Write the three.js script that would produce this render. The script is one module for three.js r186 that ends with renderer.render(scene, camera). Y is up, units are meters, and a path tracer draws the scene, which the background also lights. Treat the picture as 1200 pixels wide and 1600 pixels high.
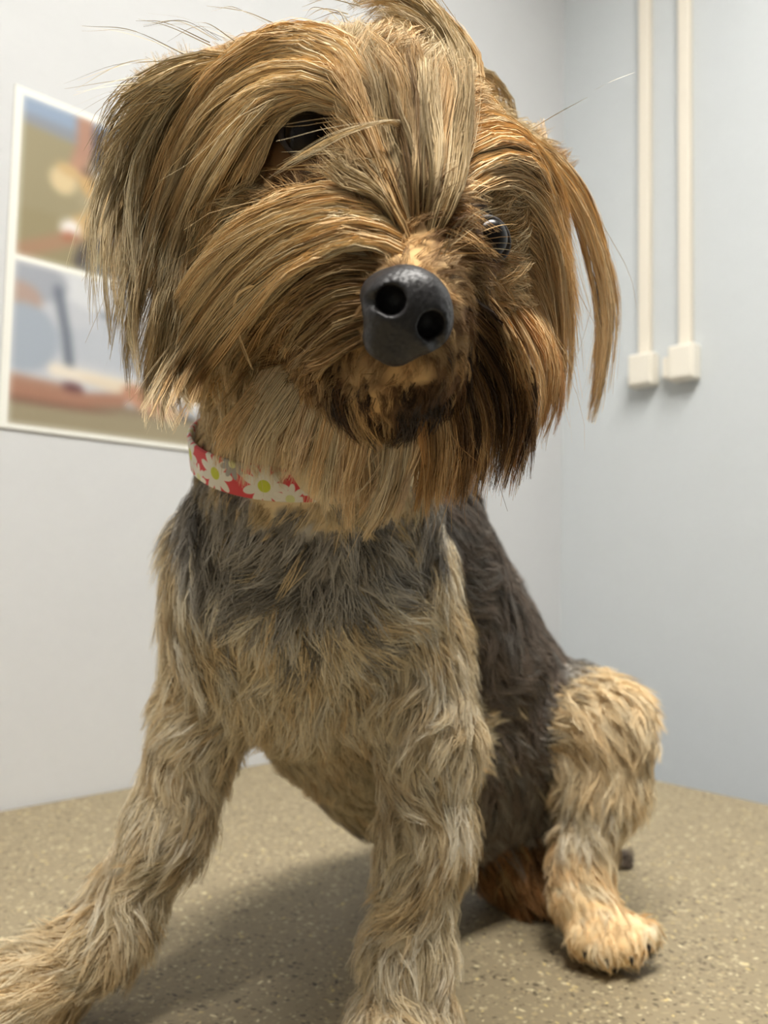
import * as THREE from 'three';
import { RectAreaLightUniformsLib } from 'three/addons/lights/RectAreaLightUniformsLib.js';
import { RoundedBoxGeometry } from 'three/addons/geometries/RoundedBoxGeometry.js';
import { ImprovedNoise } from 'three/addons/math/ImprovedNoise.js';

// ---------------------------------------------------------------- camera, light, exposure
RectAreaLightUniformsLib.init();
const scene = new THREE.Scene();
scene.background = new THREE.Color(0x000000);
const TABLE_Y = 0.9, FOCAL = 1300;                       // table height; focal length in pixels of the 1200 x 1600 frame
const camera = new THREE.PerspectiveCamera(2 * Math.atan(800 / FOCAL) * 180 / Math.PI, 0.75, 0.02, 20);
const camPos = new THREE.Vector3(0, TABLE_Y + 0.2, 0.698);
const yawRight = 46.5 * Math.PI / 180, pitch = 3.7 * Math.PI / 180, roll = 1.15 * Math.PI / 180;
const flat = new THREE.Vector3(Math.cos(yawRight), 0, -Math.sin(yawRight));
const UPW = new THREE.Vector3(0, 1, 0);
const camFwd = flat.clone().multiplyScalar(Math.cos(pitch)).addScaledVector(UPW, Math.sin(pitch));
const r0v = new THREE.Vector3().crossVectors(flat, UPW).normalize();
const u0v = new THREE.Vector3().crossVectors(r0v, camFwd).normalize();
const camUp = u0v.clone().multiplyScalar(Math.cos(roll)).addScaledVector(r0v, -Math.sin(roll));
const camRight = new THREE.Vector3().crossVectors(camFwd, camUp).normalize();
camera.position.copy(camPos); camera.up.copy(camUp); camera.lookAt(camPos.clone().add(camFwd));
camera.focus = 0.245; camera.userData.fStop = 13;
const renderer = new THREE.WebGLRenderer({ antialias: true });
renderer.toneMapping = THREE.LinearToneMapping;
renderer.toneMappingExposure = 1.6;
renderer.shadowMap.enabled = true;

const CEIL = 2.45;
const LAMP = { x: 0.05, z: 0.78, w: 1.2, d: 0.16, power: 46 };
const panelLight = new THREE.RectAreaLight(0xfffbf4, LAMP.power, LAMP.w, LAMP.d);
panelLight.position.set(LAMP.x, CEIL - 0.018, LAMP.z); panelLight.rotation.x = -Math.PI / 2;
scene.add(panelLight);

// ---------------------------------------------------------------- helpers
let seed = 20240611;
const rnd = () => { seed |= 0; seed = seed + 0x6D2B79F5 | 0; let t = Math.imul(seed ^ seed >>> 15, 1 | seed); t = t + Math.imul(t ^ t >>> 7, 61 | t) ^ t; return ((t ^ t >>> 14) >>> 0) / 4294967296; };
const gauss = () => (rnd() + rnd() + rnd() + rnd() - 2) * 0.87;
const V = (x, y, z) => new THREE.Vector3(x, y, z);
const perlin = new ImprovedNoise();
const noise = (x, y, z) => perlin.noise(x + 31.7, y + 11.3, z + 57.1);
const clamp = (x, a, b) => Math.min(b, Math.max(a, x));
const lin = c => new THREE.Color(c);
/** A point that the photograph shows at (px, py), at a depth in metres along the lens axis. */
const P = (px, py, d) => camPos.clone().addScaledVector(camFwd, d).addScaledVector(camRight, (px - 600) / FOCAL * d).addScaledVector(camUp, (800 - py) / FOCAL * d);
const ray = (px, py) => P(px, py, 1).sub(camPos);
const onPlane = (px, py, axis, value) => { const r = ray(px, py); return camPos.clone().addScaledVector(r, (value - camPos[axis]) / r[axis]); };
const setUD = (o, label, category, group, kind) => { if (label) o.userData.label = label; if (category) o.userData.category = category; if (group) o.userData.group = group; if (kind) o.userData.kind = kind; return o; };
function mesh(name, geo, mat, parent = scene) { const m = new THREE.Mesh(geo, mat); m.name = name; m.castShadow = m.receiveShadow = true; parent.add(m); return m; }
function group(name, x, y, z) { const g = new THREE.Group(); g.name = name; g.position.set(x, y, z); scene.add(g); return g; }
const std = (color, roughness = 0.6, extra = {}) => new THREE.MeshPhysicalMaterial({ color, roughness, ...extra });

// ---------------------------------------------------------------- room
const WALL_X = 1.018, ROOM = { x0: -1.7, x1: WALL_X, z0: 0, z1: 2.7 };
function wallTexture(base, amount) {
  const n = 512, data = new Uint8Array(n * n * 4);
  for (let y = 0; y < n; y++) for (let x = 0; x < n; x++) {
    const v = 1 + amount * (0.5 * noise(x / 9, y / 9, 1) + 0.5 * noise(x / 60, y / 60, 4) + (rnd() - 0.5) * 0.6), k = (y * n + x) * 4;
    for (let c = 0; c < 3; c++) data[k + c] = clamp(base[c] * v, 0, 255);
    data[k + 3] = 255;
  }
  const t = new THREE.DataTexture(data, n, n); t.colorSpace = THREE.SRGBColorSpace; t.magFilter = THREE.LinearFilter; t.wrapS = t.wrapT = THREE.RepeatWrapping; t.needsUpdate = true; return t;
}
const paintWhite = new THREE.MeshStandardMaterial({ map: wallTexture([211, 212, 213], 0.012), roughness: 0.75 });
const paintBlue = new THREE.MeshStandardMaterial({ map: wallTexture([206, 211, 214], 0.012), roughness: 0.75 });
const paintGrey = std(0xb9bab6, 0.8);
const ceilMat = std(0xf2f2ef, 0.9), floorMat = std(0x8d8a84, 0.6);
const TH = 0.12, RX = ROOM.x1 - ROOM.x0, RZ = ROOM.z1 - ROOM.z0;
function slab(name, w, h, d, x, y, z, mat) { const m = mesh(name, new THREE.BoxGeometry(w, h, d), mat); m.position.set(x, y, z); m.userData.kind = 'structure'; return m; }
const cx = (ROOM.x0 + ROOM.x1) / 2, cz = (ROOM.z0 + ROOM.z1) / 2;
setUD(slab('wall_left', RX, CEIL, TH, cx, CEIL / 2, -TH / 2, paintWhite), 'off-white painted wall behind the poster', 'wall');
setUD(slab('wall_right', TH, CEIL, RZ + 2 * TH, ROOM.x1 + TH / 2, CEIL / 2, cz, paintBlue), 'pale blue wall carrying two cable channels', 'wall');
setUD(slab('wall_front', RX, CEIL, TH, cx, CEIL / 2, ROOM.z1 + TH / 2, paintGrey), 'light grey wall behind the photographer', 'wall');
setUD(slab('wall_back', TH, CEIL, RZ + 2 * TH, ROOM.x0 - TH / 2, CEIL / 2, cz, paintGrey), 'light grey wall left of the photographer', 'wall');
setUD(slab('floor', RX + 2 * TH, 0.1, RZ + 2 * TH, cx, -0.05, cz, floorMat), 'grey floor of the consulting room', 'floor');
setUD(slab('ceiling', RX + 2 * TH, 0.1, RZ + 2 * TH, cx, CEIL + 0.05, cz, ceilMat), 'white ceiling above the table', 'ceiling');

// ceiling panel lamp (above the frame, the source of the overhead light)
{
  const g = setUD(group('ceiling_light', LAMP.x, CEIL, LAMP.z), 'long narrow white ceiling light above the examination table', 'light');
  const fr = new THREE.Shape().moveTo(-LAMP.w / 2 - 0.025, -LAMP.d / 2 - 0.025).lineTo(LAMP.w / 2 + 0.025, -LAMP.d / 2 - 0.025).lineTo(LAMP.w / 2 + 0.025, LAMP.d / 2 + 0.025).lineTo(-LAMP.w / 2 - 0.025, LAMP.d / 2 + 0.025);
  fr.holes.push(new THREE.Path().moveTo(-LAMP.w / 2, -LAMP.d / 2).lineTo(-LAMP.w / 2, LAMP.d / 2).lineTo(LAMP.w / 2, LAMP.d / 2).lineTo(LAMP.w / 2, -LAMP.d / 2));
  const f = mesh('frame', new THREE.ExtrudeGeometry(fr, { depth: 0.085, bevelEnabled: false }), std(0xa9a9a6, 0.7), g); f.rotation.x = Math.PI / 2;  // unseen deep rim, shaped to cut light off the upper wall corner
  const d = mesh('diffuser', new THREE.BoxGeometry(LAMP.w, 0.006, LAMP.d), std(0xffffff, 0.6, { emissive: 0xfffbf4, emissiveIntensity: 1.2 }), g); d.position.y = -0.012;
}

// ---------------------------------------------------------------- examination table with a speckled rubber top
const TBL = { x0: -0.6, x1: 0.755, z0: 0.001, z1: 0.63 };
{
  const n = 2048, cv = document.createElement('canvas'); cv.width = cv.height = n;
  const c = cv.getContext('2d');
  c.fillStyle = 'rgb(144,131,105)'; c.fillRect(0, 0, n, n);
  const tones = ['190,176,140', '166,152,120', '112,100,79', '98,88,70', '208,194,158', '150,136,108', '80,71,57', '176,157,120'];
  for (let k = 0; k < 90000; k++) {
    const x = rnd() * n, y = rnd() * n, big = rnd(), r = big < 0.6 ? 1.3 + rnd() * 1.8 : big < 0.97 ? 2.2 + rnd() * 2.6 : 3.5 + rnd() * 3, a = rnd() * 6.28;
    c.fillStyle = `rgba(${tones[Math.floor(rnd() * tones.length)]},${0.35 + rnd() * 0.5})`;
    c.beginPath();
    const e = 0.35 + rnd() * 0.6, m = 5;
    for (let i = 0; i < m; i++) { const t = i / m * 6.283, q = r * (0.7 + 0.6 * rnd()), ux = Math.cos(t) * q, uy = Math.sin(t) * q * e; c[i ? 'lineTo' : 'moveTo'](x + ux * Math.cos(a) - uy * Math.sin(a), y + ux * Math.sin(a) + uy * Math.cos(a)); }
    c.fill();
  }
  for (let k = 0; k < 9000; k++) {
    const x = rnd() * n, y = rnd() * n, r = 1.2 + rnd() * 2.6, a = rnd() * 6.28;
    c.fillStyle = rnd() < 0.72 ? `rgba(${rnd() < 0.5 ? '226,212,172' : '214,190,130'},${0.6 + rnd() * 0.4})` : 'rgba(52,44,34,0.8)';
    c.beginPath();
    for (let i = 0; i < 5; i++) { const t = i / 5 * 6.283, q = r * (0.6 + 0.8 * rnd()), ux = Math.cos(t) * q * 1.3, uy = Math.sin(t) * q * 0.6; c[i ? 'lineTo' : 'moveTo'](x + ux * Math.cos(a) - uy * Math.sin(a), y + ux * Math.sin(a) + uy * Math.cos(a)); }
    c.fill();
  }
  const tex = new THREE.CanvasTexture(cv); tex.colorSpace = THREE.SRGBColorSpace; tex.wrapS = tex.wrapT = THREE.RepeatWrapping;
  const bn = 1024, bd = new Uint8Array(bn * bn * 4);
  for (let k = 0; k < bn * bn; k++) { const x = k % bn, y = Math.floor(k / bn), v = clamp(128 + 90 * noise(x / 5, y / 5, 3) + 60 * noise(x / 2.2, y / 2.2, 9), 0, 255); bd[k * 4] = bd[k * 4 + 1] = bd[k * 4 + 2] = v; bd[k * 4 + 3] = 255; }
  const bump = new THREE.DataTexture(bd, bn, bn); bump.magFilter = THREE.LinearFilter; bump.wrapS = bump.wrapT = THREE.RepeatWrapping; bump.needsUpdate = true;
  const rubber = new THREE.MeshPhysicalMaterial({ map: tex, roughness: 0.55, bumpMap: bump, bumpScale: 0.0003, specularIntensity: 0.6 });
  const w = TBL.x1 - TBL.x0, d = TBL.z1 - TBL.z0;
  const g = setUD(group('examination_table', (TBL.x0 + TBL.x1) / 2, 0, (TBL.z0 + TBL.z1) / 2), 'examination table with brown speckled rubber top under the dog', 'table');
  const topGeo = new RoundedBoxGeometry(w, 0.02, d, 3, 0.004), pos = topGeo.attributes.position, uv = topGeo.attributes.uv;
  for (let i = 0; i < pos.count; i++) uv.setXY(i, pos.getX(i) / 0.8 + 0.5 + pos.getY(i), pos.getZ(i) / 0.8 + 0.5 + pos.getY(i));
  const top = mesh('rubber_top', topGeo, rubber, g); top.position.y = TABLE_Y - 0.01;
  const steel = std(0xb9bcbf, 0.35, { metalness: 0.9 });
  mesh('under_frame', new RoundedBoxGeometry(w - 0.06, 0.03, d - 0.06, 2, 0.004), steel, g).position.y = TABLE_Y - 0.035;
  const col = mesh('pedestal', new THREE.CylinderGeometry(0.06, 0.07, TABLE_Y - 0.05 - 0.05, 32), steel, g); col.position.y = 0.05 + (TABLE_Y - 0.1) / 2;
  mesh('base_plate', new RoundedBoxGeometry(0.8, 0.05, 0.45, 3, 0.01), steel, g).position.y = 0.025;
}

// ---------------------------------------------------------------- poster on the left wall
{
  const tl = onPlane(31, 134, 'z', 0.001), bl = onPlane(1, 668, 'z', 0.001);
  const x0 = (tl.x + bl.x) / 2 - 0.003, y1 = tl.y, y0 = bl.y, H = y1 - y0, W = 0.215;
  console.log('poster', x0, y0, y1, H, W);
  const cw = 860, ch = Math.round(860 * H / W), cv = document.createElement('canvas'); cv.width = cw; cv.height = ch;
  const c = cv.getContext('2d');
  const blob = (x, y, rx, ry, a, col) => { c.save(); c.translate(x * cw, y * ch); c.rotate(a); c.fillStyle = col; c.beginPath(); c.ellipse(0, 0, rx * cw, ry * ch, 0, 0, 6.2832); c.fill(); c.restore(); };
  const stroke = (pts, wdt, col) => { c.strokeStyle = col; c.lineWidth = wdt * cw; c.lineCap = 'round'; c.lineJoin = 'round'; c.beginPath(); pts.forEach(([x, y], i) => c[i ? 'lineTo' : 'moveTo'](x * cw, y * ch)); c.stroke(); };
  c.fillStyle = '#f1f0e8'; c.fillRect(0, 0, cw, ch);
  const mid = 0.503;
  // upper photograph: fawn dog's leg lifted by two hands over an olive table
  c.save(); c.beginPath(); c.rect(0.03 * cw, 0.02 * ch, 0.95 * cw, (mid - 0.028) * ch); c.clip();
  c.fillStyle = '#9a9072'; c.fillRect(0, 0, cw, ch);
  blob(0.75, 0.3, 0.5, 0.2, 0.2, '#a3987a'); blob(0.2, 0.45, 0.3, 0.1, 0.1, '#968b6b');
  c.fillStyle = '#8fa0b8'; c.fillRect(0, 0, cw, 0.095 * ch); blob(0.45, 0.1, 0.6, 0.02, 0.05, '#8b9098');
  stroke([[0.28, 0.02], [0.28, 0.12], [0.26, 0.17]], 0.07, '#ad8571'); stroke([[0.26, 0.17], [0.24, 0.2]], 0.065, '#b58c74');
  stroke([[0.34, 0.06], [0.35, 0.16], [0.42, 0.2]], 0.055, '#4d4f5a'); stroke([[0.5, 0.055], [0.8, 0.07], [1, 0.09]], 0.06, '#54586a');
  blob(0.62, 0.27, 0.28, 0.075, 0.12, '#c39c70'); blob(0.4, 0.245, 0.14, 0.05, 0.3, '#c9a673'); blob(0.75, 0.33, 0.3, 0.06, 0.1, '#c79c78');
  blob(0.2, 0.235, 0.055, 0.042, 0.2, '#d8c399'); blob(0.22, 0.2, 0.05, 0.02, 0.2, '#c9ab7c'); blob(0.33, 0.185, 0.055, 0.014, 0.1, '#eae3d8'); blob(0.3, 0.185, 0.025, 0.012, 0.2, '#6b5648');
  stroke([[0.38, 0.28], [0.33, 0.34], [0.27, 0.37]], 0.1, '#c8a877'); stroke([[0.45, 0.2], [0.41, 0.185]], 0.05, '#463c36');
  stroke([[0.06, 0.475], [0.18, 0.43], [0.26, 0.395]], 0.06, '#a58469'); stroke([[0.45, 0.345], [0.36, 0.395], [0.3, 0.43], [0.28, 0.47]], 0.05, '#57504c');
  blob(0.235, 0.375, 0.042, 0.026, -0.5, '#efe9e4'); blob(0.23, 0.4, 0.03, 0.014, -0.4, '#a86d52');
  stroke([[0.3, 0.475], [1, 0.505]], 0.03, '#6b6b6c');
  c.restore();
  // lower photograph: hands holding a bandaged white paw on a table
  c.save(); c.beginPath(); c.rect(0.03 * cw, (mid + 0.008) * ch, 0.95 * cw, (0.978 - mid) * ch); c.clip();
  c.fillStyle = '#c2c5cb'; c.fillRect(0, 0, cw, ch);
  blob(0.7, 0.58, 0.5, 0.08, 0.08, '#d3d5d8'); blob(0.6, 0.72, 0.5, 0.06, 0, '#b9bec6');
  blob(0.1, 0.56, 0.14, 0.06, 0, '#a3a7b0'); blob(0.05, 0.62, 0.09, 0.05, 0, '#b09a8e'); blob(0.08, 0.73, 0.13, 0.1, 0, '#a4adb9'); stroke([[0.2, 0.57], [0.24, 0.7], [0.26, 0.8]], 0.035, '#6d7480');
  stroke([[0.38, 0.615], [0.46, 0.617]], 0.025, '#7f8590'); stroke([[0.38, 0.65], [0.44, 0.652]], 0.02, '#a9afb8');
  c.fillStyle = '#9b9076'; c.fillRect(0, 0.9 * ch, cw, 0.1 * ch);
  blob(0.2, 0.905, 0.3, 0.016, 0, '#7c5a4c'); blob(0.6, 0.9, 0.3, 0.012, 0, '#8a7a66');
  stroke([[0.2, 0.81], [0.4, 0.82], [0.58, 0.825]], 0.055, '#e6dccd'); blob(0.5, 0.835, 0.2, 0.02, 0.1, '#ded0bb'); blob(0.27, 0.86, 0.05, 0.02, 0, '#6c4a4c');
  stroke([[0, 0.855], [0.22, 0.865]], 0.045, '#a98471'); stroke([[0, 0.885], [0.3, 0.888], [0.48, 0.87]], 0.055, '#a67b66');
  blob(0.58, 0.855, 0.1, 0.035, 0.3, '#bb8a70'); blob(0.66, 0.88, 0.1, 0.024, 0.2, '#c79b7e'); stroke([[0.62, 0.825], [0.8, 0.835], [1, 0.85]], 0.05, '#e9e0d4'); blob(0.78, 0.895, 0.06, 0.01, 0.1, '#55504c');
  c.restore();
  const img = c.getImageData(0, 0, cw, ch), src = new Float32Array(img.data), tmp = new Float32Array(src.length);
  const pass = (a, b, dx, dy, r) => { for (let y = 0; y < ch; y++) for (let x = 0; x < cw; x++) for (let q = 0; q < 3; q++) { let t = 0, n = 0; for (let k = -r; k <= r; k += 2) { const X = x + dx * k, Y = y + dy * k; if (X >= 0 && Y >= 0 && X < cw && Y < ch) { t += a[(Y * cw + X) * 4 + q]; n++; } } b[(y * cw + x) * 4 + q] = t / n; } };
  for (let k = 0; k < 2; k++) { pass(src, tmp, 1, 0, 12); pass(tmp, src, 0, 1, 12); }
  for (let y = 0; y < ch; y++) for (let x = 0; x < cw; x++) { const fx = x / cw, fy = y / ch; if (fx > 0.03 && fx < 0.98 && ((fy > 0.02 && fy < mid - 0.008) || (fy > mid + 0.008 && fy < 0.986))) for (let q = 0; q < 3; q++) img.data[(y * cw + x) * 4 + q] = src[(y * cw + x) * 4 + q]; }
  c.putImageData(img, 0, 0);
  const tex = new THREE.CanvasTexture(cv); tex.colorSpace = THREE.SRGBColorSpace;
  const g = setUD(group('poster', x0 + W / 2, y0, 0.0008), 'poster with two veterinary photographs of handled paws on left wall', 'poster');
  const sheet = mesh('paper_sheet', new THREE.BoxGeometry(W, H, 0.0012), std(0xefeee6, 0.5), g); sheet.position.set(0, H / 2, 0);
  const print = mesh('printed_face', new THREE.PlaneGeometry(W - 0.0005, H - 0.0005), new THREE.MeshPhysicalMaterial({ map: tex, roughness: 0.4 }), g); print.position.set(0, H / 2, 0.0009);
}

// ---------------------------------------------------------------- cable channels on the right wall
{
  const ivory = std(0xefe7d8, 0.45), ivoryBox = std(0xf0eadd, 0.4), gap = std(0xd9d0c0, 0.5);
  const make = (pxAxis, boxTop, boxBottom, wBox, label, tab) => {
    const a = onPlane(pxAxis, 400, 'x', WALL_X - 0.006), b1 = onPlane(pxAxis, boxTop, 'x', WALL_X - 0.012), b0 = onPlane(pxAxis, boxBottom, 'x', WALL_X - 0.012);
    const g = setUD(group('cable_trunking', WALL_X, b0.y, a.z), label, 'cable channel', 'cable channels on the pale blue wall');
    const L = CEIL - b1.y + 0.006, y = b1.y - b0.y - 0.006;
    const base = mesh('channel', new RoundedBoxGeometry(0.007, L, 0.0165, 2, 0.0006), gap, g); base.position.set(-0.0035, y + L / 2, 0);
    const lid = mesh('channel_cover', new RoundedBoxGeometry(0.0045, L, 0.0158, 3, 0.0014), ivory, g); lid.position.set(-0.0085, y + L / 2, 0);
    const hB = b1.y - b0.y, bx = mesh('outlet_box', new RoundedBoxGeometry(0.0205, hB, wBox, 4, 0.003), ivoryBox, g); bx.position.set(-0.01025, hB / 2, 0);
    const cover = mesh('box_cover', new RoundedBoxGeometry(0.003, hB - 0.006, wBox - 0.006, 3, 0.001), ivoryBox, bx); cover.position.x = -0.0113;
    if (tab) { const t = mesh('side_plug', new RoundedBoxGeometry(0.013, hB * 0.6, 0.009, 3, 0.002), ivoryBox, bx); t.position.set(-0.002, -hB * 0.08, -wBox / 2 - 0.004); }
    return g;
  };
  make(1008, 553, 604, 0.036, 'ivory cable channel with outlet box, nearer the wall corner', false).name = 'cable_trunking';
  make(1071, 539, 594, 0.036, 'ivory cable channel whose outlet box has a side plug, farther from the corner', true).name = 'cable_trunking_001';
}

// ================================================================ the dog
// ---- body field: tapered capsules joined smoothly; every capsule runs the way the coat lies
const prims = [];
function bone(region, ...pts) {           // pts: [px, py, depth, radius]
  for (let i = 0; i < Math.max(1, pts.length - 1); i++) {
    const p = pts[i], q = pts[Math.min(i + 1, pts.length - 1)], a = P(...p), b = P(...q);
    const r = region.split(' '), d = b.clone().sub(a), l2 = Math.max(1e-9, d.lengthSq());
    prims.push({ ax: a.x, ay: a.y, az: a.z, dx: d.x, dy: d.y, dz: d.z, l2, ra: p[3], rb: q[3], region: r[Math.min(i, r.length - 1)], dir: d.lengthSq() > 1e-8 ? d.clone().normalize() : V(0, -1, 0) });
  }
}
// head
bone('head', [575, 300, 0.278, 0.044]);
bone('head', [520, 360, 0.285, 0.040]);
bone('head', [690, 345, 0.272, 0.024]);
bone('head muzzle', [640, 320, 0.252, 0.020], [636, 400, 0.236, 0.020], [640, 500, 0.2115, 0.0145]);
bone('muzzle', [560, 440, 0.262, 0.034], [600, 540, 0.236, 0.0175], [612, 590, 0.222, 0.0115]);
bone('head', [400, 130, 0.305, 0.009], [250, 160, 0.308, 0.006]);
bone('head', [710, 190, 0.30, 0.010], [840, 265, 0.312, 0.006]);
bone('lip', [530, 585, 0.246, 0.006], [590, 594, 0.2245, 0.006], [635, 590, 0.219, 0.006], [652, 582, 0.222, 0.005]);
bone('lip', [604, 556, 0.2235, 0.008], [640, 548, 0.2165, 0.0085], [660, 550, 0.2185, 0.0065]);  // dark patch under the nose: dark hair with mouth shadow put into the colour
bone('head', [690, 430, 0.262, 0.022], [750, 500, 0.276, 0.014]);
bone('head', [440, 400, 0.292, 0.032], [350, 520, 0.30, 0.02]);
bone('head', [400, 250, 0.30, 0.024], [310, 400, 0.31, 0.016]);
const HEAD_PRIMS = prims.length;
// neck, trunk
bone('neck', [525, 470, 0.295, 0.040], [500, 720, 0.337, 0.0435]);
bone('bib', [500, 720, 0.337, 0.0435], [485, 850, 0.362, 0.049]);
bone('chest', [485, 880, 0.366, 0.049], [485, 985, 0.382, 0.046]);
bone('chest', [405, 900, 0.374, 0.036], [400, 980, 0.38, 0.034]);
bone('chest', [562, 920, 0.374, 0.036], [600, 1030, 0.378, 0.030]);
bone('back', [585, 840, 0.42, 0.052], [672, 1000, 0.475, 0.055], [790, 1155, 0.53, 0.056]);
bone('belly belly flank', [500, 1005, 0.39, 0.046], [565, 1085, 0.43, 0.050], [625, 1140, 0.463, 0.052], [690, 1195, 0.50, 0.054]);
bone('flank', [700, 1120, 0.49, 0.05], [800, 1200, 0.52, 0.045]);
// forelegs
bone('leg', [612, 1020, 0.374, 0.028], [664, 1150, 0.362, 0.0172], [665, 1300, 0.357, 0.0142], [638, 1480, 0.351, 0.0125]);
bone('leg', [638, 1480, 0.351, 0.0125], [630, 1600, 0.344, 0.0135], [624, 1622, 0.333, 0.0115]);
bone('leg', [380, 1000, 0.378, 0.028], [322, 1120, 0.376, 0.0168], [266, 1290, 0.371, 0.0125], [180, 1450, 0.364, 0.0122]);
bone('paw', [180, 1450, 0.364, 0.0122], [55, 1548, 0.352, 0.0150], [-20, 1585, 0.342, 0.0135]);
// hind leg in front, knee up
bone('thigh knee', [820, 1140, 0.515, 0.042], [885, 1136, 0.486, 0.033], [940, 1134, 0.462, 0.0232]);
bone('knee leg', [940, 1134, 0.462, 0.0232], [940, 1220, 0.456, 0.0185], [908, 1340, 0.447, 0.0115]);
bone('hindpaw', [908, 1340, 0.447, 0.0115], [908, 1405, 0.437, 0.0135], [945, 1462, 0.424, 0.0155]);
for (const [x, y, d] of [[908, 1474, 0.419], [943, 1490, 0.412], [981, 1486, 0.412], [1008, 1466, 0.419]]) { bone('hindpaw', [945, 1446, 0.427, 0.009], [x, y - 6, d, 0.0078]); prims[prims.length - 1].k = 0.003; bone('pad', [x + 2, y + 14, d + 0.001, 0.0045]); prims[prims.length - 1].k = 0.002; }
bone('pad', [932, 1462, 0.4195, 0.004]);  // small dark spot in the gap between two toes, in the pad colours
// the other hind foot tucked under the belly, and the tail
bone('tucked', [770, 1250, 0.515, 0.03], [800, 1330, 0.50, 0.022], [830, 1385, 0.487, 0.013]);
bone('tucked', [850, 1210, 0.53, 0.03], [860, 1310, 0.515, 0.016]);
bone('tail', [850, 1270, 0.57, 0.02], [900, 1335, 0.565, 0.0095], [980, 1350, 0.56, 0.0045]);
for (const [x, d] of [[600, 0.329], [624, 0.3255], [648, 0.328]]) bone('leg', [624, 1612, 0.338, 0.009], [x, 1640, d, 0.007]);

function field(x, y, z, from = 0, to = prims.length, k = 0.012) {
  let d = 1e3;
  for (let i = from; i < to; i++) {
    const p = prims[i], px = x - p.ax, py = y - p.ay, pz = z - p.az;
    let h = (px * p.dx + py * p.dy + pz * p.dz) / p.l2; h = h < 0 ? 0 : h > 1 ? 1 : h;
    const qx = px - h * p.dx, qy = py - h * p.dy, qz = pz - h * p.dz;
    const e = Math.sqrt(qx * qx + qy * qy + qz * qz) - (p.ra + (p.rb - p.ra) * h), kk = p.k || k;
    const m = kk - Math.abs(d - e);
    d = m > 0 ? Math.min(d, e) - m * m / (4 * kk) : Math.min(d, e);
  }
  return d;
}
const bodyField = (x, y, z) => Math.max(field(x, y, z), TABLE_Y + 0.0012 - y);
function gradient(f, p, e = 0.0006) {
  return V(f(p.x + e, p.y, p.z) - f(p.x - e, p.y, p.z), f(p.x, p.y + e, p.z) - f(p.x, p.y - e, p.z), f(p.x, p.y, p.z + e) - f(p.x, p.y, p.z - e)).normalize();
}
/** Surface nets: one smooth closed mesh of f = 0 inside a box. */
function surfaceNets(f, lo, hi, cell) {
  const nx = Math.ceil((hi.x - lo.x) / cell) + 1, ny = Math.ceil((hi.y - lo.y) / cell) + 1, nz = Math.ceil((hi.z - lo.z) / cell) + 1;
  const val = new Float32Array(nx * ny * nz), id = new Int32Array(nx * ny * nz).fill(-1), at = (i, j, k) => (k * ny + j) * nx + i;
  for (let k = 0; k < nz; k++) for (let j = 0; j < ny; j++) for (let i = 0; i < nx; ) {
    const v = f(lo.x + i * cell, lo.y + j * cell, lo.z + k * cell); val[at(i, j, k)] = v; i++;
    if (v > 0.03) { const skip = Math.min(nx - i, Math.floor((v - 0.02) / cell)); for (let s = 0; s < skip; s++, i++) val[at(i, j, k)] = v - (s + 1) * cell; }
  }
  const pos = [], idx = [];
  for (let k = 0; k < nz - 1; k++) for (let j = 0; j < ny - 1; j++) for (let i = 0; i < nx - 1; i++) {
    let sx = 0, sy = 0, sz = 0, c = 0;
    const edge = (a, b, ox, oy, oz, ax) => { const va = val[a], vb = val[b]; if ((va < 0) === (vb < 0)) return; const t = va / (va - vb); sx += ox + (ax === 0 ? t : 0); sy += oy + (ax === 1 ? t : 0); sz += oz + (ax === 2 ? t : 0); c++; };
    const b = at(i, j, k), X = 1, Y = nx, Z = nx * ny;
    for (let u = 0; u < 2; u++) for (let w = 0; w < 2; w++) { edge(b + u * Y + w * Z, b + u * Y + w * Z + X, 0, u, w, 0); edge(b + u * X + w * Z, b + u * X + w * Z + Y, u, 0, w, 1); edge(b + u * X + w * Y, b + u * X + w * Y + Z, u, w, 0, 2); }
    if (c) { id[b] = pos.length / 3; pos.push(lo.x + (i + sx / c) * cell, lo.y + (j + sy / c) * cell, lo.z + (k + sz / c) * cell); }
  }
  const quad = (a, b, c, d, flip) => { if (a < 0 || b < 0 || c < 0 || d < 0) return; flip ? idx.push(a, c, b, a, d, c) : idx.push(a, b, c, a, c, d); };
  for (let k = 1; k < nz - 1; k++) for (let j = 1; j < ny - 1; j++) for (let i = 1; i < nx - 1; i++) {
    const b = at(i, j, k), X = 1, Y = nx, Z = nx * ny, s = val[b] < 0;
    if (s !== val[b + X] < 0) quad(id[b - Y - Z], id[b - Z], id[b], id[b - Y], !s);
    if (s !== val[b + Y] < 0) quad(id[b - X - Z], id[b - X], id[b], id[b - Z], s === false ? true : false);
    if (s !== val[b + Z] < 0) quad(id[b - X - Y], id[b - Y], id[b], id[b - X], !s);
  }
  const g = new THREE.BufferGeometry();
  g.setAttribute('position', new THREE.Float32BufferAttribute(pos, 3)); g.setIndex(idx);
  const nor = new Float32Array(pos.length), p = V();
  for (let i = 0; i < pos.length; i += 3) { const n = gradient(f, p.set(pos[i], pos[i + 1], pos[i + 2])); nor[i] = n.x; nor[i + 1] = n.y; nor[i + 2] = n.z; }
  g.setAttribute('normal', new THREE.BufferAttribute(nor, 3));
  return g;
}
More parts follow.
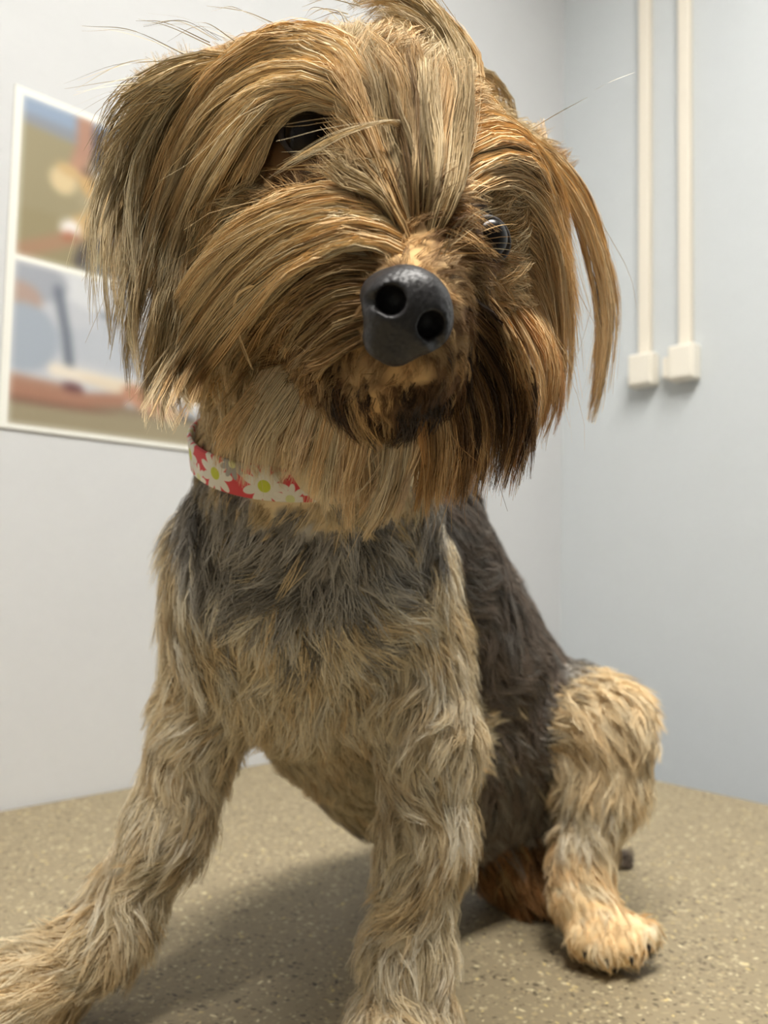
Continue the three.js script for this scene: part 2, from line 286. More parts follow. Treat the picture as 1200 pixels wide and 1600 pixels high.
// make every triangle face the way its normal does
function faceOut(g) {
  const p = g.attributes.position, n = g.attributes.normal, ix = g.index.array, a = V(), b = V(), c = V(), q = V();
  for (let i = 0; i < ix.length; i += 3) {
    a.fromBufferAttribute(p, ix[i]); b.fromBufferAttribute(p, ix[i + 1]); c.fromBufferAttribute(p, ix[i + 2]);
    q.crossVectors(b.sub(a), c.sub(a));
    if (q.x * n.getX(ix[i]) + q.y * n.getY(ix[i]) + q.z * n.getZ(ix[i]) < 0) { const t = ix[i + 1]; ix[i + 1] = ix[i + 2]; ix[i + 2] = t; }
  }
  return g;
}
const lo = V(1e3, 1e3, 1e3), hi = V(-1e3, -1e3, -1e3);
for (const p of prims) for (const t of [0, 1]) { const r = (t ? p.rb : p.ra) + 0.012, q = V(p.ax + p.dx * t, p.ay + p.dy * t, p.az + p.dz * t); lo.min(q.clone().subScalar(r)); hi.max(q.addScalar(r)); }
lo.y = TABLE_Y - 0.005;
const bodyGeo = faceOut(surfaceNets(bodyField, lo, hi, 0.0034));
console.log('body triangles', bodyGeo.index.count / 3);

const BASE = P(560, 1500, 0.40); BASE.y = TABLE_Y;
const dog = setUD(group('dog', BASE.x, BASE.y, BASE.z), 'small shaggy tan and grey terrier sitting on the speckled table', 'dog');
const partOf = (name, geo, mat, parent = dog) => { const m = mesh(name, geo, mat, parent); if (parent === dog) m.position.copy(BASE).negate(); return m; };

// ---- head axes and features
const skinDepth = (px, py) => { const d = ray(px, py); let t = 0.12; for (let i = 0; i < 200; i++) { const e = bodyField(camPos.x + d.x * t, camPos.y + d.y * t, camPos.z + d.z * t); if (e < 0.0002) break; t += e * 0.8; } return t; };
const E1 = P(482, 216, skinDepth(482, 216) + 0.0026), E2 = P(760, 374, skinDepth(760, 374) + 0.0042);
const headS = camRight.clone().multiplyScalar(0.85).addScaledVector(camUp, -0.48).addScaledVector(camFwd, 0.22).normalize();
const headF = camRight.clone().multiplyScalar(0.20).addScaledVector(camUp, -0.22).addScaledVector(camFwd, -0.95); headF.addScaledVector(headS, -headF.dot(headS)).normalize();
const headU = new THREE.Vector3().crossVectors(headF, headS).normalize();
const NOSE = P(640, 480, 0.196), HEADC = P(575, 330, 0.275);
const COLLAR = { c: P(490, 690, 0.336), R: 0.0475 };
COLLAR.front = camUp.clone().multiplyScalar(-0.39).addScaledVector(camFwd, -0.92).normalize();
COLLAR.side = camRight.clone(); COLLAR.axis = new THREE.Vector3().crossVectors(COLLAR.front, COLLAR.side).normalize();

const nearEye = p => Math.min(p.distanceTo(E1) / 1.1, p.distanceTo(E2));
// ---- coat description
const C = {
  cream: lin('#f3e2bf'), cream2: lin('#e8cea1'), cream3: lin('#faf0da'), gold: lin('#efcb95'), gold2: lin('#dbb279'), goldL: lin('#f9e0b4'), beige: lin('#e4d5b2'), brown: lin('#b8996b'), brownD: lin('#755431'),
  grey: lin('#aea69a'), greyD: lin('#726e68'), greyL: lin('#c8c2b8'), blackBrown: lin('#5f544a'), backMid: lin('#857669'), dark: lin('#3a2c20'), rust: lin('#cd965f'), ash: lin('#d4be94'), ashD: lin('#9d8963'), white: lin('#f6efe0'), pink: lin('#e8caa4'), sock: lin('#4a4038'),
};
const REG = {
  head: { pal: [C.gold2, C.brown, C.gold, C.ash], len: 0.010, lift: 0.22, g: 0.5 },
  muzzle: { pal: [C.brownD, C.brown, C.brownD, C.gold2], len: 0.009, lift: 0.2, g: 0.6 },
  eye: { pal: [C.sock, C.dark, C.brownD], len: 0.007, lift: 0.2, g: 0.5 },
  neck: { pal: [C.beige, C.cream2, C.ash], len: 0.012, lift: 0.2, g: 0.6 },
  bib: { pal: [C.grey, C.greyD, C.grey, C.greyL], len: 0.015, lift: 0.2, g: 0.5 },
  chest: { pal: [C.cream, C.cream2, C.cream, C.cream3], len: 0.0195, lift: 0.17, g: 0.3 },
  back: { pal: [C.blackBrown, C.backMid, C.greyD, C.backMid], len: 0.014, lift: 0.13, g: 0.25 },
  flank: { pal: [C.greyD, C.grey, C.backMid], len: 0.014, lift: 0.15, g: 0.4 },
  belly: { pal: [C.cream2, C.cream, C.beige], len: 0.010, lift: 0.16, g: 0.1 },
  leg: { pal: [C.cream, C.cream2, C.cream3, C.cream], len: 0.0135, lift: 0.21, g: 0.25 },
  thigh: { pal: [C.grey, C.greyL, C.greyD], len: 0.012, lift: 0.18, g: 0.4 },
  knee: { pal: [C.goldL, C.cream2, C.cream, C.goldL], len: 0.0125, lift: 0.2, g: 0.4 },
  paw: { pal: [C.cream2, C.goldL, C.cream], len: 0.013, lift: 0.18, g: 0.1 },
  hindpaw: { pal: [C.goldL, C.cream2, C.gold, C.cream], len: 0.0064, lift: 0.14, g: 0.0 },
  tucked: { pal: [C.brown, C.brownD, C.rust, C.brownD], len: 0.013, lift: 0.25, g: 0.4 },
  lip: { pal: [C.sock, C.dark, C.brownD], len: 0.009, lift: 0.16, g: 0.8 },
  pad: { pal: [C.dark, C.sock], len: 0.003, lift: 0.1, g: 0 },
  tail: { pal: [C.dark, C.blackBrown], len: 0.009, lift: 0.18, g: 0.2 },
};
function coatAt(p) {
  if (nearEye(p) < 0.0165) return { len: REG.eye.len, lift: REG.eye.lift, g: 0.5, dir: V(0, -1, 0), share: { eye: 1 }, W: 1 };
  let best = 1e3, ds = [];
  for (let i = 0; i < prims.length; i++) { const e = field(p.x, p.y, p.z, i, i + 1); ds.push(e); if (e < best) best = e; }
  let W = 0, len = 0, lift = 0, g = 0; const dir = V(), share = {};
  for (let i = 0; i < prims.length; i++) {
    const w = Math.exp(-(ds[i] - best) / 0.004); if (w < 0.01) continue;
    const q = prims[i], r = REG[q.region]; W += w; len += w * r.len; lift += w * r.lift; g += w * r.g; dir.addScaledVector(q.dir, w); share[q.region] = (share[q.region] || 0) + w;
  }
  return { len: len / W, lift: lift / W, g: g / W, dir: dir.divideScalar(W), share, W };
}
function coatColour(info, jitter, p, out) {
  let t = rnd() * info.W, region = null;
  const n = 0.35 * noise(p.x * 60, p.y * 60, p.z * 60);
  let bestV = -1; for (const k in info.share) { const v = info.share[k] * (1 + n * (k.length % 3 - 1)) ; if (v > bestV) { bestV = v; region = k; } }
  if (jitter && rnd() < 0.25) for (const k in info.share) { t -= info.share[k]; if (t <= 0) { region = k; break; } }
  const pal = REG[region].pal, v = clamp((noise(p.x * 90 + 9, p.y * 90, p.z * 90) * 0.9 + 0.5 + (jitter ? gauss() * 0.3 : 0)) * pal.length, 0, pal.length - 1.001), i = Math.floor(v);
  out.copy(pal[i]).lerp(pal[Math.min(i + 1, pal.length - 1)], v - i);
  if (jitter) out.multiplyScalar(0.86 + 0.28 * rnd());
  return out;
}
{
  const pos = bodyGeo.attributes.position, col = new Float32Array(pos.count * 3), p = V(), c = new THREE.Color();
  for (let i = 0; i < pos.count; i++) { p.fromBufferAttribute(pos, i); coatColour(coatAt(p), false, p, c); col[i * 3] = c.r; col[i * 3 + 1] = c.g; col[i * 3 + 2] = c.b; }
  bodyGeo.setAttribute('color', new THREE.BufferAttribute(col, 3));
}
partOf('body', bodyGeo, new THREE.MeshPhysicalMaterial({ vertexColors: true, roughness: 0.9 }));

// ---- hair geometry
class Hair {
  constructor() { this.pos = []; this.nor = []; this.col = []; this.idx = []; this.n = 0; }
  strand(pts, rRoot, rTip, cRoot, cTip) {
    const m = pts.length, t = V(), s = V(), u = V(), ref = V(rnd() - 0.5, rnd() - 0.5, rnd() - 0.5).normalize();
    for (let i = 0; i < m; i++) {
      t.copy(pts[Math.min(i + 1, m - 1)]).sub(pts[Math.max(i - 1, 0)]).normalize();
      s.crossVectors(t, ref).normalize(); u.crossVectors(t, s);
      const f = i / (m - 1), r = (rRoot * (1 - f) + rTip * f) * (f > 0.7 ? 1 - (f - 0.7) * 1.8 : 1), k = f * f;
      for (let a = -1; a < 2; a += 2) {                       // a hair is a narrow strip, shaded as if round
        const q = a * r * 1.3, nx = u.x * 0.87 + s.x * a * 0.5, ny = u.y * 0.87 + s.y * a * 0.5, nz = u.z * 0.87 + s.z * a * 0.5;
        this.pos.push(pts[i].x + s.x * q, pts[i].y + s.y * q, pts[i].z + s.z * q); this.nor.push(nx, ny, nz);
        this.col.push(cRoot.r + (cTip.r - cRoot.r) * k, cRoot.g + (cTip.g - cRoot.g) * k, cRoot.b + (cTip.b - cRoot.b) * k);
      }
      if (i < m - 1) { const b = this.n + i * 2; this.idx.push(b, b + 2, b + 1, b + 1, b + 2, b + 3); }
    }
    this.n += m * 2;
  }
  build() {
    const g = new THREE.BufferGeometry();
    g.setAttribute('position', new THREE.BufferAttribute(new Float32Array(this.pos), 3)); g.setAttribute('normal', new THREE.BufferAttribute(new Float32Array(this.nor), 3)); g.setAttribute('color', new THREE.BufferAttribute(new Float32Array(this.col), 3));
    g.setIndex(new THREE.BufferAttribute(new Uint32Array(this.idx), 1)); return g;
  }
}
const hairMat = new THREE.MeshPhysicalMaterial({ side: THREE.DoubleSide, vertexColors: true, roughness: 0.62, specularIntensity: 0.4 });
const furMat = new THREE.MeshPhysicalMaterial({ side: THREE.DoubleSide, color: 0xffffff, roughness: 0.6, specularIntensity: 0.5, vertexColors: true });

// ---- short coat: small curved tufts set all over the body
function tuftGeometry(k) {
  const h = new Hair(), white = new THREE.Color(1, 1, 1), curl = gauss() * 0.5, n = 17;
  for (let i = 0; i < n; i++) {
    const a = rnd() * 6.283, q = Math.sqrt(rnd()), bx = Math.cos(a) * q * 0.34, bz = Math.sin(a) * q * 0.34, L = 0.75 + 0.4 * rnd(), side = gauss() * 0.09, up = gauss() * 0.07, pts = [];
    for (let j = 0; j <= 3; j++) {
      const t = j / 3, close = 1 - 0.82 * t;
      pts.push(V(bx * close + side * t + curl * t * t * 0.7 + 0.05 * Math.sin(t * 5 + k + i * 0.15), -0.06 + (0.62 + up) * Math.sin(t * 1.9) * L, bz * close + L * (0.25 * t + 0.75 * t * t)));
    }
    const tone = 0.82 + 0.3 * rnd(), c = white.clone().multiplyScalar(tone);
    h.strand(pts, 0.0105, 0.005, c, c);
  }
  return h.build();
}
function addCoat(name, count, keep, adjust) {
  const pos = bodyGeo.attributes.position, ix = bodyGeo.index.array, T = ix.length / 3, cum = new Float32Array(T), a = V(), b = V(), c = V(), q = V();
  let sum = 0;
  for (let i = 0; i < T; i++) {
    a.fromBufferAttribute(pos, ix[i * 3]); b.fromBufferAttribute(pos, ix[i * 3 + 1]); c.fromBufferAttribute(pos, ix[i * 3 + 2]);
    const mid = a.clone().add(b).add(c).divideScalar(3);
    if (keep(mid)) sum += q.crossVectors(b.sub(a), c.sub(a)).length() / 2;
    cum[i] = sum;
  }
  const kinds = 6, lists = Array.from({ length: kinds }, () => []);
  const M = new THREE.Matrix4(), col = new THREE.Color();
  for (let n = 0; n < count; n++) {
    const r = rnd() * sum; let l = 0, h = T - 1; while (l < h) { const m = (l + h) >> 1; cum[m] < r ? l = m + 1 : h = m; }
    a.fromBufferAttribute(pos, ix[l * 3]); b.fromBufferAttribute(pos, ix[l * 3 + 1]); c.fromBufferAttribute(pos, ix[l * 3 + 2]);
    let u = rnd(), v = rnd(); if (u + v > 1) { u = 1 - u; v = 1 - v; }
    const p = a.clone().addScaledVector(b.sub(a), u).addScaledVector(c.sub(a), v);
    const nrm = gradient(bodyField, p, 0.002), info = coatAt(p);
    const flow = info.dir.clone().addScaledVector(UPW, -info.g);
    const s = adjust ? adjust(p, nrm, info, flow) : 1; if (!s) continue;
    const sw = 1.5 * noise(p.x * 26, p.y * 26, p.z * 26 + 3) + 0.7 * noise(p.x * 70, p.y * 70, p.z * 70) + 0.25 * gauss();
    flow.addScaledVector(nrm, -flow.dot(nrm)); if (flow.lengthSq() < 1e-6) flow.set(0.01, -1, 0).addScaledVector(nrm, nrm.y); flow.normalize().applyAxisAngle(nrm, sw);
    const X = new THREE.Vector3().crossVectors(nrm, flow).normalize();
    const L = info.len * s * (0.8 + 0.45 * rnd()), lift = clamp(info.lift / 0.34 * (0.8 + 0.5 * rnd()), 0.3, 1.5);
    M.makeBasis(X.multiplyScalar(L * (rnd() < 0.5 ? 1 : -1)), nrm.clone().multiplyScalar(L * lift), flow.multiplyScalar(L)).setPosition(p.x - BASE.x, p.y - BASE.y, p.z - BASE.z);
    coatColour(info, true, p, col);
    lists[Math.floor(rnd() * kinds)].push([M.clone(), col.clone()]);
  }
  lists.forEach((list, k) => {
    const im = new THREE.InstancedMesh(tuftGeometry(k), furMat, list.length); im.name = k ? `${name}_${String(k).padStart(3, '0')}` : name; im.castShadow = im.receiveShadow = true;
    list.forEach(([m, c], i) => { im.setMatrixAt(i, m); im.setColorAt(i, c); });
    im.userData.kind = 'stuff'; dog.add(im);
  });
}
const headMask = p => field(p.x, p.y, p.z, 0, HEAD_PRIMS) < field(p.x, p.y, p.z, HEAD_PRIMS, prims.length);
const collarGap = p => { const q = p.clone().sub(COLLAR.c); return Math.abs(q.dot(COLLAR.axis)); };
addCoat('body_coat', 20000, p => !headMask(p) && p.y > TABLE_Y + 0.003, (p, n, info) => {
  const g = collarGap(p), near = p.distanceTo(COLLAR.c) < 0.075;
  if (near && g < 0.0065) return 0;
  return near && g < 0.02 ? 0.55 : 1;
});
addCoat('head_undercoat', 8500, p => headMask(p), (p, n, info, flow) => {
  if (p.distanceTo(NOSE) < 0.0115 || nearEye(p) < 0.0105) return 0;
  const away = p.clone().sub(NOSE), d = away.length();
  flow.copy(away.divideScalar(d)).addScaledVector(UPW, -0.55);
  return nearEye(p) < 0.018 ? 0.5 : d < 0.03 ? 0.45 : 1;
});
console.log('coat done');

// ---- nose
const loc = (o, s, u, f) => o.clone().addScaledVector(headS, s).addScaledVector(headU, u).addScaledVector(headF, f);
{
  const cap = (s, u, f, a, b, r) => { const dx = b[0] - a[0], dy = b[1] - a[1], dz = b[2] - a[2], px = s - a[0], py = u - a[1], pz = f - a[2], h = clamp((px * dx + py * dy + pz * dz) / (dx * dx + dy * dy + dz * dz), 0, 1); return Math.hypot(px - h * dx, py - h * dy, pz - h * dz) - r; };
  const smin = (a, b, k) => { const m = k - Math.abs(a - b); return m > 0 ? Math.min(a, b) - m * m / (4 * k) : Math.min(a, b); };
  const smax = (a, b, k) => -smin(-a, -b, k);
  const q = V();
  const nf = (x, y, z) => {
    q.set(x, y, z).sub(NOSE); const s = q.dot(headS), u = q.dot(headU), f = q.dot(headF), as = Math.abs(s);
    let d = (Math.hypot(s / 0.0102, (u - 0.0008) / 0.0085, f / 0.0095) - 1) * 0.0088;
    d = smin(d, cap(as, u, f, [0.0058, -0.0022, 0.0022], [0.0066, -0.001, -0.003], 0.0052), 0.003);
    d = smin(d, cap(as, u, f, [0.002, -0.004, 0.003], [0.001, -0.0085, 0.0006], 0.0060), 0.004);
    d = smax(d, -cap(as, u, f, [0.0055, -0.0022, 0.0095], [0.005, -0.0015, 0.0045], 0.0033), 0.0012);
    d = smax(d, -cap(as, u, f, [0.006, -0.003, 0.009], [0.0112, -0.005, 0.0045], 0.0018), 0.0012);
    return d + 0.00022 * noise(x * 1300, y * 1300, z * 1300);
  };
  const r = 0.0165, g = faceOut(surfaceNets(nf, NOSE.clone().subScalar(r), NOSE.clone().addScalar(r), 0.0006));
  partOf('nose', g, std(0x2c2a2b, 0.42, { specularIntensity: 0.7 })).userData.label = 'dark grey leathery nose with two nostrils';
}
// ---- eyes
for (const [E, r] of [[E1, 0.0072], [E2, 0.006]]) {
  const eye = partOf('eye', new THREE.SphereGeometry(r, 32, 24), std(0x14100e, 0.25, { specularIntensity: 0.35 }));
  eye.position.copy(E).sub(BASE); eye.userData.label = 'dark glossy eye';
  const dirE = headF.clone().multiplyScalar(0.9).addScaledVector(headS, E === E1 ? -0.35 : 0.35).addScaledVector(headU, 0.1).normalize();
  const lidG = new THREE.TorusGeometry(r * 0.98, r * 0.2, 12, 32); lidG.scale(1.06, 0.86, 1);
  const lid = mesh('eyelid', lidG, std(0x2a2220, 0.6), eye); lid.lookAt(V(0, 0, 0)); lid.quaternion.setFromRotationMatrix(new THREE.Matrix4().lookAt(dirE, V(0, 0, 0), headU)); lid.position.copy(dirE).multiplyScalar(r * 0.28);
}
// ---- claws of the front hind paw
for (const [x, y, d] of [[912, 1490, 0.411], [948, 1505, 0.404], [986, 1501, 0.404], [1013, 1482, 0.411]]) {
  const pts = [P(x, y - 8, d + 0.003), P(x + 1, y, d - 0.001), P(x + 2, y + 9, d - 0.0025)];
  const h = new THREE.TubeGeometry(new THREE.CatmullRomCurve3(pts), 8, 0.0013, 8, false), pp = h.attributes.position;
  for (let i = 0; i < pp.count; i++) { const ring = Math.floor(i / 9), t = ring / 8, c0 = new THREE.CatmullRomCurve3(pts).getPoint(t), v = V().fromBufferAttribute(pp, i).sub(c0).multiplyScalar(1 - 0.85 * t * t).add(c0); pp.setXYZ(i, v.x, Math.max(v.y, TABLE_Y + 0.0006), v.z); }
  h.computeVertexNormals(); partOf('claw', h, std(0x1c1512, 0.35)).userData.label = 'short dark claw';
}

// ---- long hair of the head, combed along key curves given as [px, py, lift in mm]
function depthOf(px, py, lift) {
  const dir = ray(px, py); let t = 0.12, best = 1e3, bt = 0.26;
  for (let i = 0; i < 90 && t < 0.42; i++) {
    const x = camPos.x + dir.x * t, y = camPos.y + dir.y * t, z = camPos.z + dir.z * t, d = field(x, y, z, 0, 7, 0.02);
    if (d < best) { best = d; bt = t; }
    if (d < 0.0003) break;
    t += Math.max(0.0008, d * 0.7);
  }
  return bt - Math.max(0, lift / 1000 - Math.max(0, best));
}
const guide = pts => { const c = new THREE.CatmullRomCurve3(pts.map(([x, y, l = 5, d]) => P(x, y, d || depthOf(x, y, l))), false, 'centripetal'), out = []; for (let i = 0; i <= 24; i++) out.push(c.getPoint(i / 24)); return out; };
const along = (g, t, out) => { const f = clamp(t, 0, 1) * 24, i = Math.min(23, Math.floor(f)); return out.copy(g[i]).lerp(g[i + 1], f - i); };
function comb(name, label, opt) {
  const keys = opt.keys.map(guide), K = keys.length - 1, h = new Hair(), A = V(), B = V();
  const at = (s, t, out) => { const f = clamp(s, 0, 1) * K, i = Math.min(K - 1, Math.floor(f)), w = f - i; along(keys[i], t, A); along(keys[Math.min(i + 1, K)], t, B); return out.copy(A).lerp(B, w); };
  const segs = opt.segs || 7, clump = opt.clump ?? 0.5, lw = opt.lockWidth ?? 0.07, per = Math.round((opt.more ?? 0.92) * opt.n / opt.locks), rad = opt.radius || 0.000148;
  const cA = new THREE.Color(), cB = new THREE.Color(), off = V(), mean = new THREE.Color(0, 0, 0);
  for (const q of opt.pal) mean.add(q); mean.multiplyScalar(1 / opt.pal.length);
  for (let j = 0; j < opt.locks; j++) {
    const sj = opt.locks > 1 ? (j * 0.618034 + 0.13) % 1 * 1.02 - 0.01 : 0.5, layer = (rnd() * 2 - 1.25) * (opt.thick ?? 4) / 1000, z = rnd() * 100, len = (opt.minLen ?? 0.8) + (1 - (opt.minLen ?? 0.8)) * rnd() + 0.06 * rnd();
    const start = (opt.rootJitter ?? 0.1) * rnd(), wob = (opt.wobble ?? 4) / 1000;
    const pal = opt.pal, base = pal[Math.floor(rnd() * pal.length)].clone().lerp(mean, opt.calm ?? 0.45), tipC = opt.tips ? opt.tips[Math.floor(rnd() * opt.tips.length)].clone().lerp(mean, 0.3) : base;
    for (let i = 0; i < per; i++) {
      const fly = rnd() < (opt.fly ?? 0.035), si = sj + gauss() * lw, own = rnd() * 50, l2 = len * (0.78 + 0.27 * rnd()), dz = gauss() * 0.0016, pts = [];
      const fx = fly ? gauss() * 0.012 : 0, fy = fly ? gauss() * 0.012 : 0, fz = fly ? gauss() * 0.008 : 0;
      for (let m = 0; m <= segs; m++) {
        const t = m / segs, tt = start + (1 - start) * t * l2 / 1.0, close = 1 - clump * Math.pow(t, 0.8);
        const p = at(sj + (si - sj) * close, tt, V());
        off.copy(p).sub(HEADC).normalize();
        p.addScaledVector(off, layer * (0.3 + 0.7 * t) + dz * (1 - 0.5 * t) - 0.0012 * (1 - t));
        const w = wob * t, w2 = 0.0011 * t;
        p.x += w * noise(z, t * 1.7, 1) + w2 * noise(own, t * 3, 1) + fx * t * t; p.y += w * noise(z, t * 1.7, 5) + w2 * noise(own, t * 3, 5) + fy * t * t; p.z += w * noise(z, t * 1.7, 9) + w2 * noise(own, t * 3, 9) + fz * t * t;
        pts.push(p);
      }
      const d0 = field(pts[0].x, pts[0].y, pts[0].z, 0, HEAD_PRIMS), n0 = gradient((x, y, z) => field(x, y, z, 0, HEAD_PRIMS), pts[0], 0.001);
      if (d0 < 0.03) for (let m = 0; m < segs; m++) { const t = m / segs, k = t < 0.42 ? (1 - t / 0.42) ** 2 : 0; pts[m].addScaledVector(n0, -(d0 + 0.0012) * k); }
      const tone = 0.82 + 0.36 * rnd(); cA.copy(base).multiplyScalar(tone); cB.copy(tipC).multiplyScalar(tone);
      h.strand(pts, rad * (opt.rootScale ?? 1) * (fly ? 0.6 : 0.85 + 0.3 * rnd()), rad * 0.4, cA, cB);
    }
  }
  const m = partOf(name, h.build(), hairMat); m.userData.kind = 'stuff'; if (label) m.userData.label = label; return m;
}

comb('side_veil_hair', 'long beige hair hanging from the ear', { n: 3800, locks: 54, thick: 7, pal: [C.beige, C.ash, C.beige, C.cream2, C.ashD], wobble: 7, minLen: 0.7, keys: [
  [[440, 70, 4], [320, 80, 8], [230, 115, 8], [165, 140, 6], [130, 180, 2]],
  [[430, 85, 4], [320, 105, 10], [235, 170, 10], [185, 290, 10], [163, 410, 8], [172, 530, 6]],
  [[410, 110, 4], [320, 150, 10], [245, 230, 12], [200, 350, 12], [174, 470, 10], [182, 590, 8]],
  [[400, 150, 4], [320, 220, 10], [255, 330, 12], [220, 450, 12], [196, 560, 10], [205, 650, 7]],
  [[390, 220, 4], [330, 290, 9], [280, 390, 11], [250, 500, 11], [232, 600, 9], [250, 685, 6]],
  [[400, 290, 4], [350, 370, 9], [310, 470, 11], [282, 565, 11], [270, 635, 9], [288, 695, 6]]] });
comb('brow_hair', 'golden hair swept from the crown over the brow', { n: 4200, locks: 50, thick: 6, pal: [C.gold, C.goldL, C.cream2, C.gold, C.beige], wobble: 6, minLen: 0.65, clump: 0.45, keys: [
  [[610, 150, 6], [565, 60, 14], [440, 35, 20], [330, 110, 20], [258, 260, 17], [222, 420, 14]],
  [[600, 175, 5], [520, 105, 13], [420, 100, 17], [320, 190, 17], [255, 330, 15], [215, 500, 11]],
  [[590, 190, 4], [505, 135, 10], [420, 145, 13], [340, 230, 13], [285, 350, 12], [245, 490, 10]],
  [[570, 175, 3], [490, 150, 7], [420, 175, 10], [365, 260, 10], [320, 345, 10], [285, 460, 8]]] });
comb('left_cheek_hair', 'long golden hair combed across the cheek', { n: 4600, locks: 54, thick: 5, pal: [C.gold, C.cream2, C.gold2, C.beige, C.gold, C.ash], wobble: 6, minLen: 0.6, rootJitter: 0.25, keys: [
  [[600, 285, 2], [540, 278, 5], [460, 290, 9], [380, 335, 11], [310, 425, 11], [255, 545, 8]],
  [[640, 330, 2], [560, 310, 7], [460, 325, 12], [360, 390, 14], [280, 490, 13], [218, 610, 8]],
  [[655, 362, 2], [570, 345, 7], [470, 370, 13], [370, 450, 15], [285, 570, 13], [238, 670, 8]],
  [[645, 388, 2], [570, 380, 7], [480, 420, 12], [400, 500, 14], [326, 600, 12], [282, 688, 7]]] });
comb('left_moustache', 'brown moustache hair beside the nose', { n: 3600, locks: 44, thick: 4, pal: [C.brown, C.brownD, C.ashD, C.brownD], tips: [C.gold2, C.brown, C.ash], wobble: 5, minLen: 0.6, rootJitter: 0.2, keys: [
  [[600, 392, 2], [540, 400, 6], [460, 450, 10], [400, 530, 11], [350, 610, 10], [320, 685, 6]],
  [[580, 430, 2], [520, 450, 5], [460, 500, 8], [425, 560, 8], [400, 620, 6]],
  [[572, 480, 2], [520, 500, 4], [470, 550, 6], [448, 580, 5], [432, 602, 4]],
  [[580, 530, 1], [535, 550, 3], [500, 572, 4], [478, 588, 4], [462, 600, 3]]] });
comb('chin_beard', 'pale tan beard hanging over the collar', { n: 4800, locks: 56, thick: 8, lockWidth: 0.05, pal: [C.cream2, C.pink, C.beige, C.cream, C.gold], wobble: 5, minLen: 0.72, rootJitter: 0.08, keys: [
  [[420, 560, 0, 0.268], [385, 610, 3, 0.268], [350, 665, 4, 0.272], [335, 722, 4, 0.276]],
  [[470, 590, 0, 0.25], [450, 650, 3, 0.25], [430, 705, 3, 0.256], [420, 755, 3, 0.262]],
  [[530, 600, 0, 0.236], [512, 670, 3, 0.238], [500, 725, 3, 0.245], [490, 772, 3, 0.252]],
  [[585, 610, 0, 0.226], [568, 690, 3, 0.228], [560, 765, 3, 0.234], [556, 828, 3, 0.24]],
  [[625, 612, 0, 0.223], [622, 690, 3, 0.225], [602, 765, 3, 0.23], [572, 818, 3, 0.236]],
  [[655, 608, 0, 0.222], [655, 690, 3, 0.224], [640, 745, 3, 0.228], [622, 790, 3, 0.233]]] });
comb('right_moustache', 'rusty brown moustache hair below the nose', { n: 4600, locks: 52, thick: 5, pal: [C.rust, C.gold2, C.brown, C.rust, C.brownD, C.gold], tips: [C.gold, C.cream2, C.gold2, C.rust, C.dark], wobble: 4, minLen: 0.86, rootJitter: 0.15, keys: [
  [[708, 420, 2], [770, 465, 6], [822, 560, 8], [832, 660, 7, 0.262], [808, 768, 5, 0.264]],
  [[702, 470, 2], [752, 520, 6], [787, 600, 8, 0.242], [796, 680, 7, 0.25], [788, 776, 5, 0.254]],
  [[698, 520, 2], [730, 580, 5, 0.226], [750, 650, 7, 0.232], [746, 720, 6, 0.238], [732, 792, 5, 0.242]],
  [[682, 555, 1], [696, 620, 4, 0.22], [705, 690, 5, 0.225], [702, 742, 5, 0.23], [692, 800, 4, 0.235]],
  [[640, 570, 1, 0.211], [650, 640, 4, 0.216], [656, 700, 5, 0.222], [656, 750, 5, 0.228], [650, 796, 4, 0.232]]] });
comb('right_cheek_hair', 'golden brown hair of the far cheek', { n: 3600, locks: 40, thick: 5, pal: [C.gold, C.gold2, C.gold, C.rust, C.goldL], wobble: 5, minLen: 0.65, rootJitter: 0.15, keys: [
  [[790, 280, 2], [835, 310, 6], [866, 395, 8, 0.283], [880, 490, 7, 0.286], [872, 600, 5, 0.286]],
  [[802, 335, 2], [835, 385, 6], [862, 460, 8, 0.28], [876, 550, 7, 0.282], [858, 650, 5, 0.282]],
  [[792, 418, 3], [826, 455, 6], [858, 525, 8, 0.27], [866, 610, 7, 0.272], [846, 690, 4, 0.272]],
  [[715, 410, 3], [775, 440, 7], [832, 525, 9, 0.255], [848, 615, 8, 0.26], [826, 712, 5, 0.262]]] });
comb('right_brow_hair', 'bright golden hair swept over the far eye', { n: 3600, locks: 42, thick: 6, pal: [C.goldL, C.gold, C.cream2, C.gold, C.gold2], wobble: 5, minLen: 0.7, keys: [
  [[690, 180, 3], [745, 165, 7], [800, 195, 9], [845, 240, 9], [875, 305, 8, 0.29], [885, 385, 7, 0.292]],
  [[705, 235, 3], [770, 215, 9], [832, 240, 11], [864, 315, 11, 0.281], [882, 410, 9, 0.285], [892, 530, 6, 0.287]],
  [[720, 280, 3], [775, 250, 9], [830, 270, 11], [860, 345, 11, 0.276], [878, 435, 9, 0.28], [890, 550, 6, 0.283]],
  [[728, 312, 3], [775, 288, 8], [820, 305, 10], [852, 365, 10, 0.268], [872, 455, 9, 0.274], [880, 565, 6, 0.278]]] });
comb('ear_lock', 'long golden lock hanging from the far ear', { n: 1300, locks: 16, thick: 3, pal: [C.gold, C.goldL, C.beige, C.gold2], wobble: 5, minLen: 0.75, segs: 11, clump: 0.75, keys: [
  [[720, 200, 3], [790, 192, 6, 0.275], [860, 225, 8, 0.285], [918, 290, 8, 0.292], [952, 380, 6, 0.298], [962, 470, 4, 0.3], [942, 580, 2, 0.302], [926, 670, 0, 0.302]],
  [[725, 230, 3], [790, 212, 8, 0.27], [850, 245, 9, 0.281], [897, 310, 9, 0.288], [928, 400, 8, 0.294], [946, 490, 5, 0.298], [940, 600, 2, 0.3], [928, 640, 0, 0.302]]] });
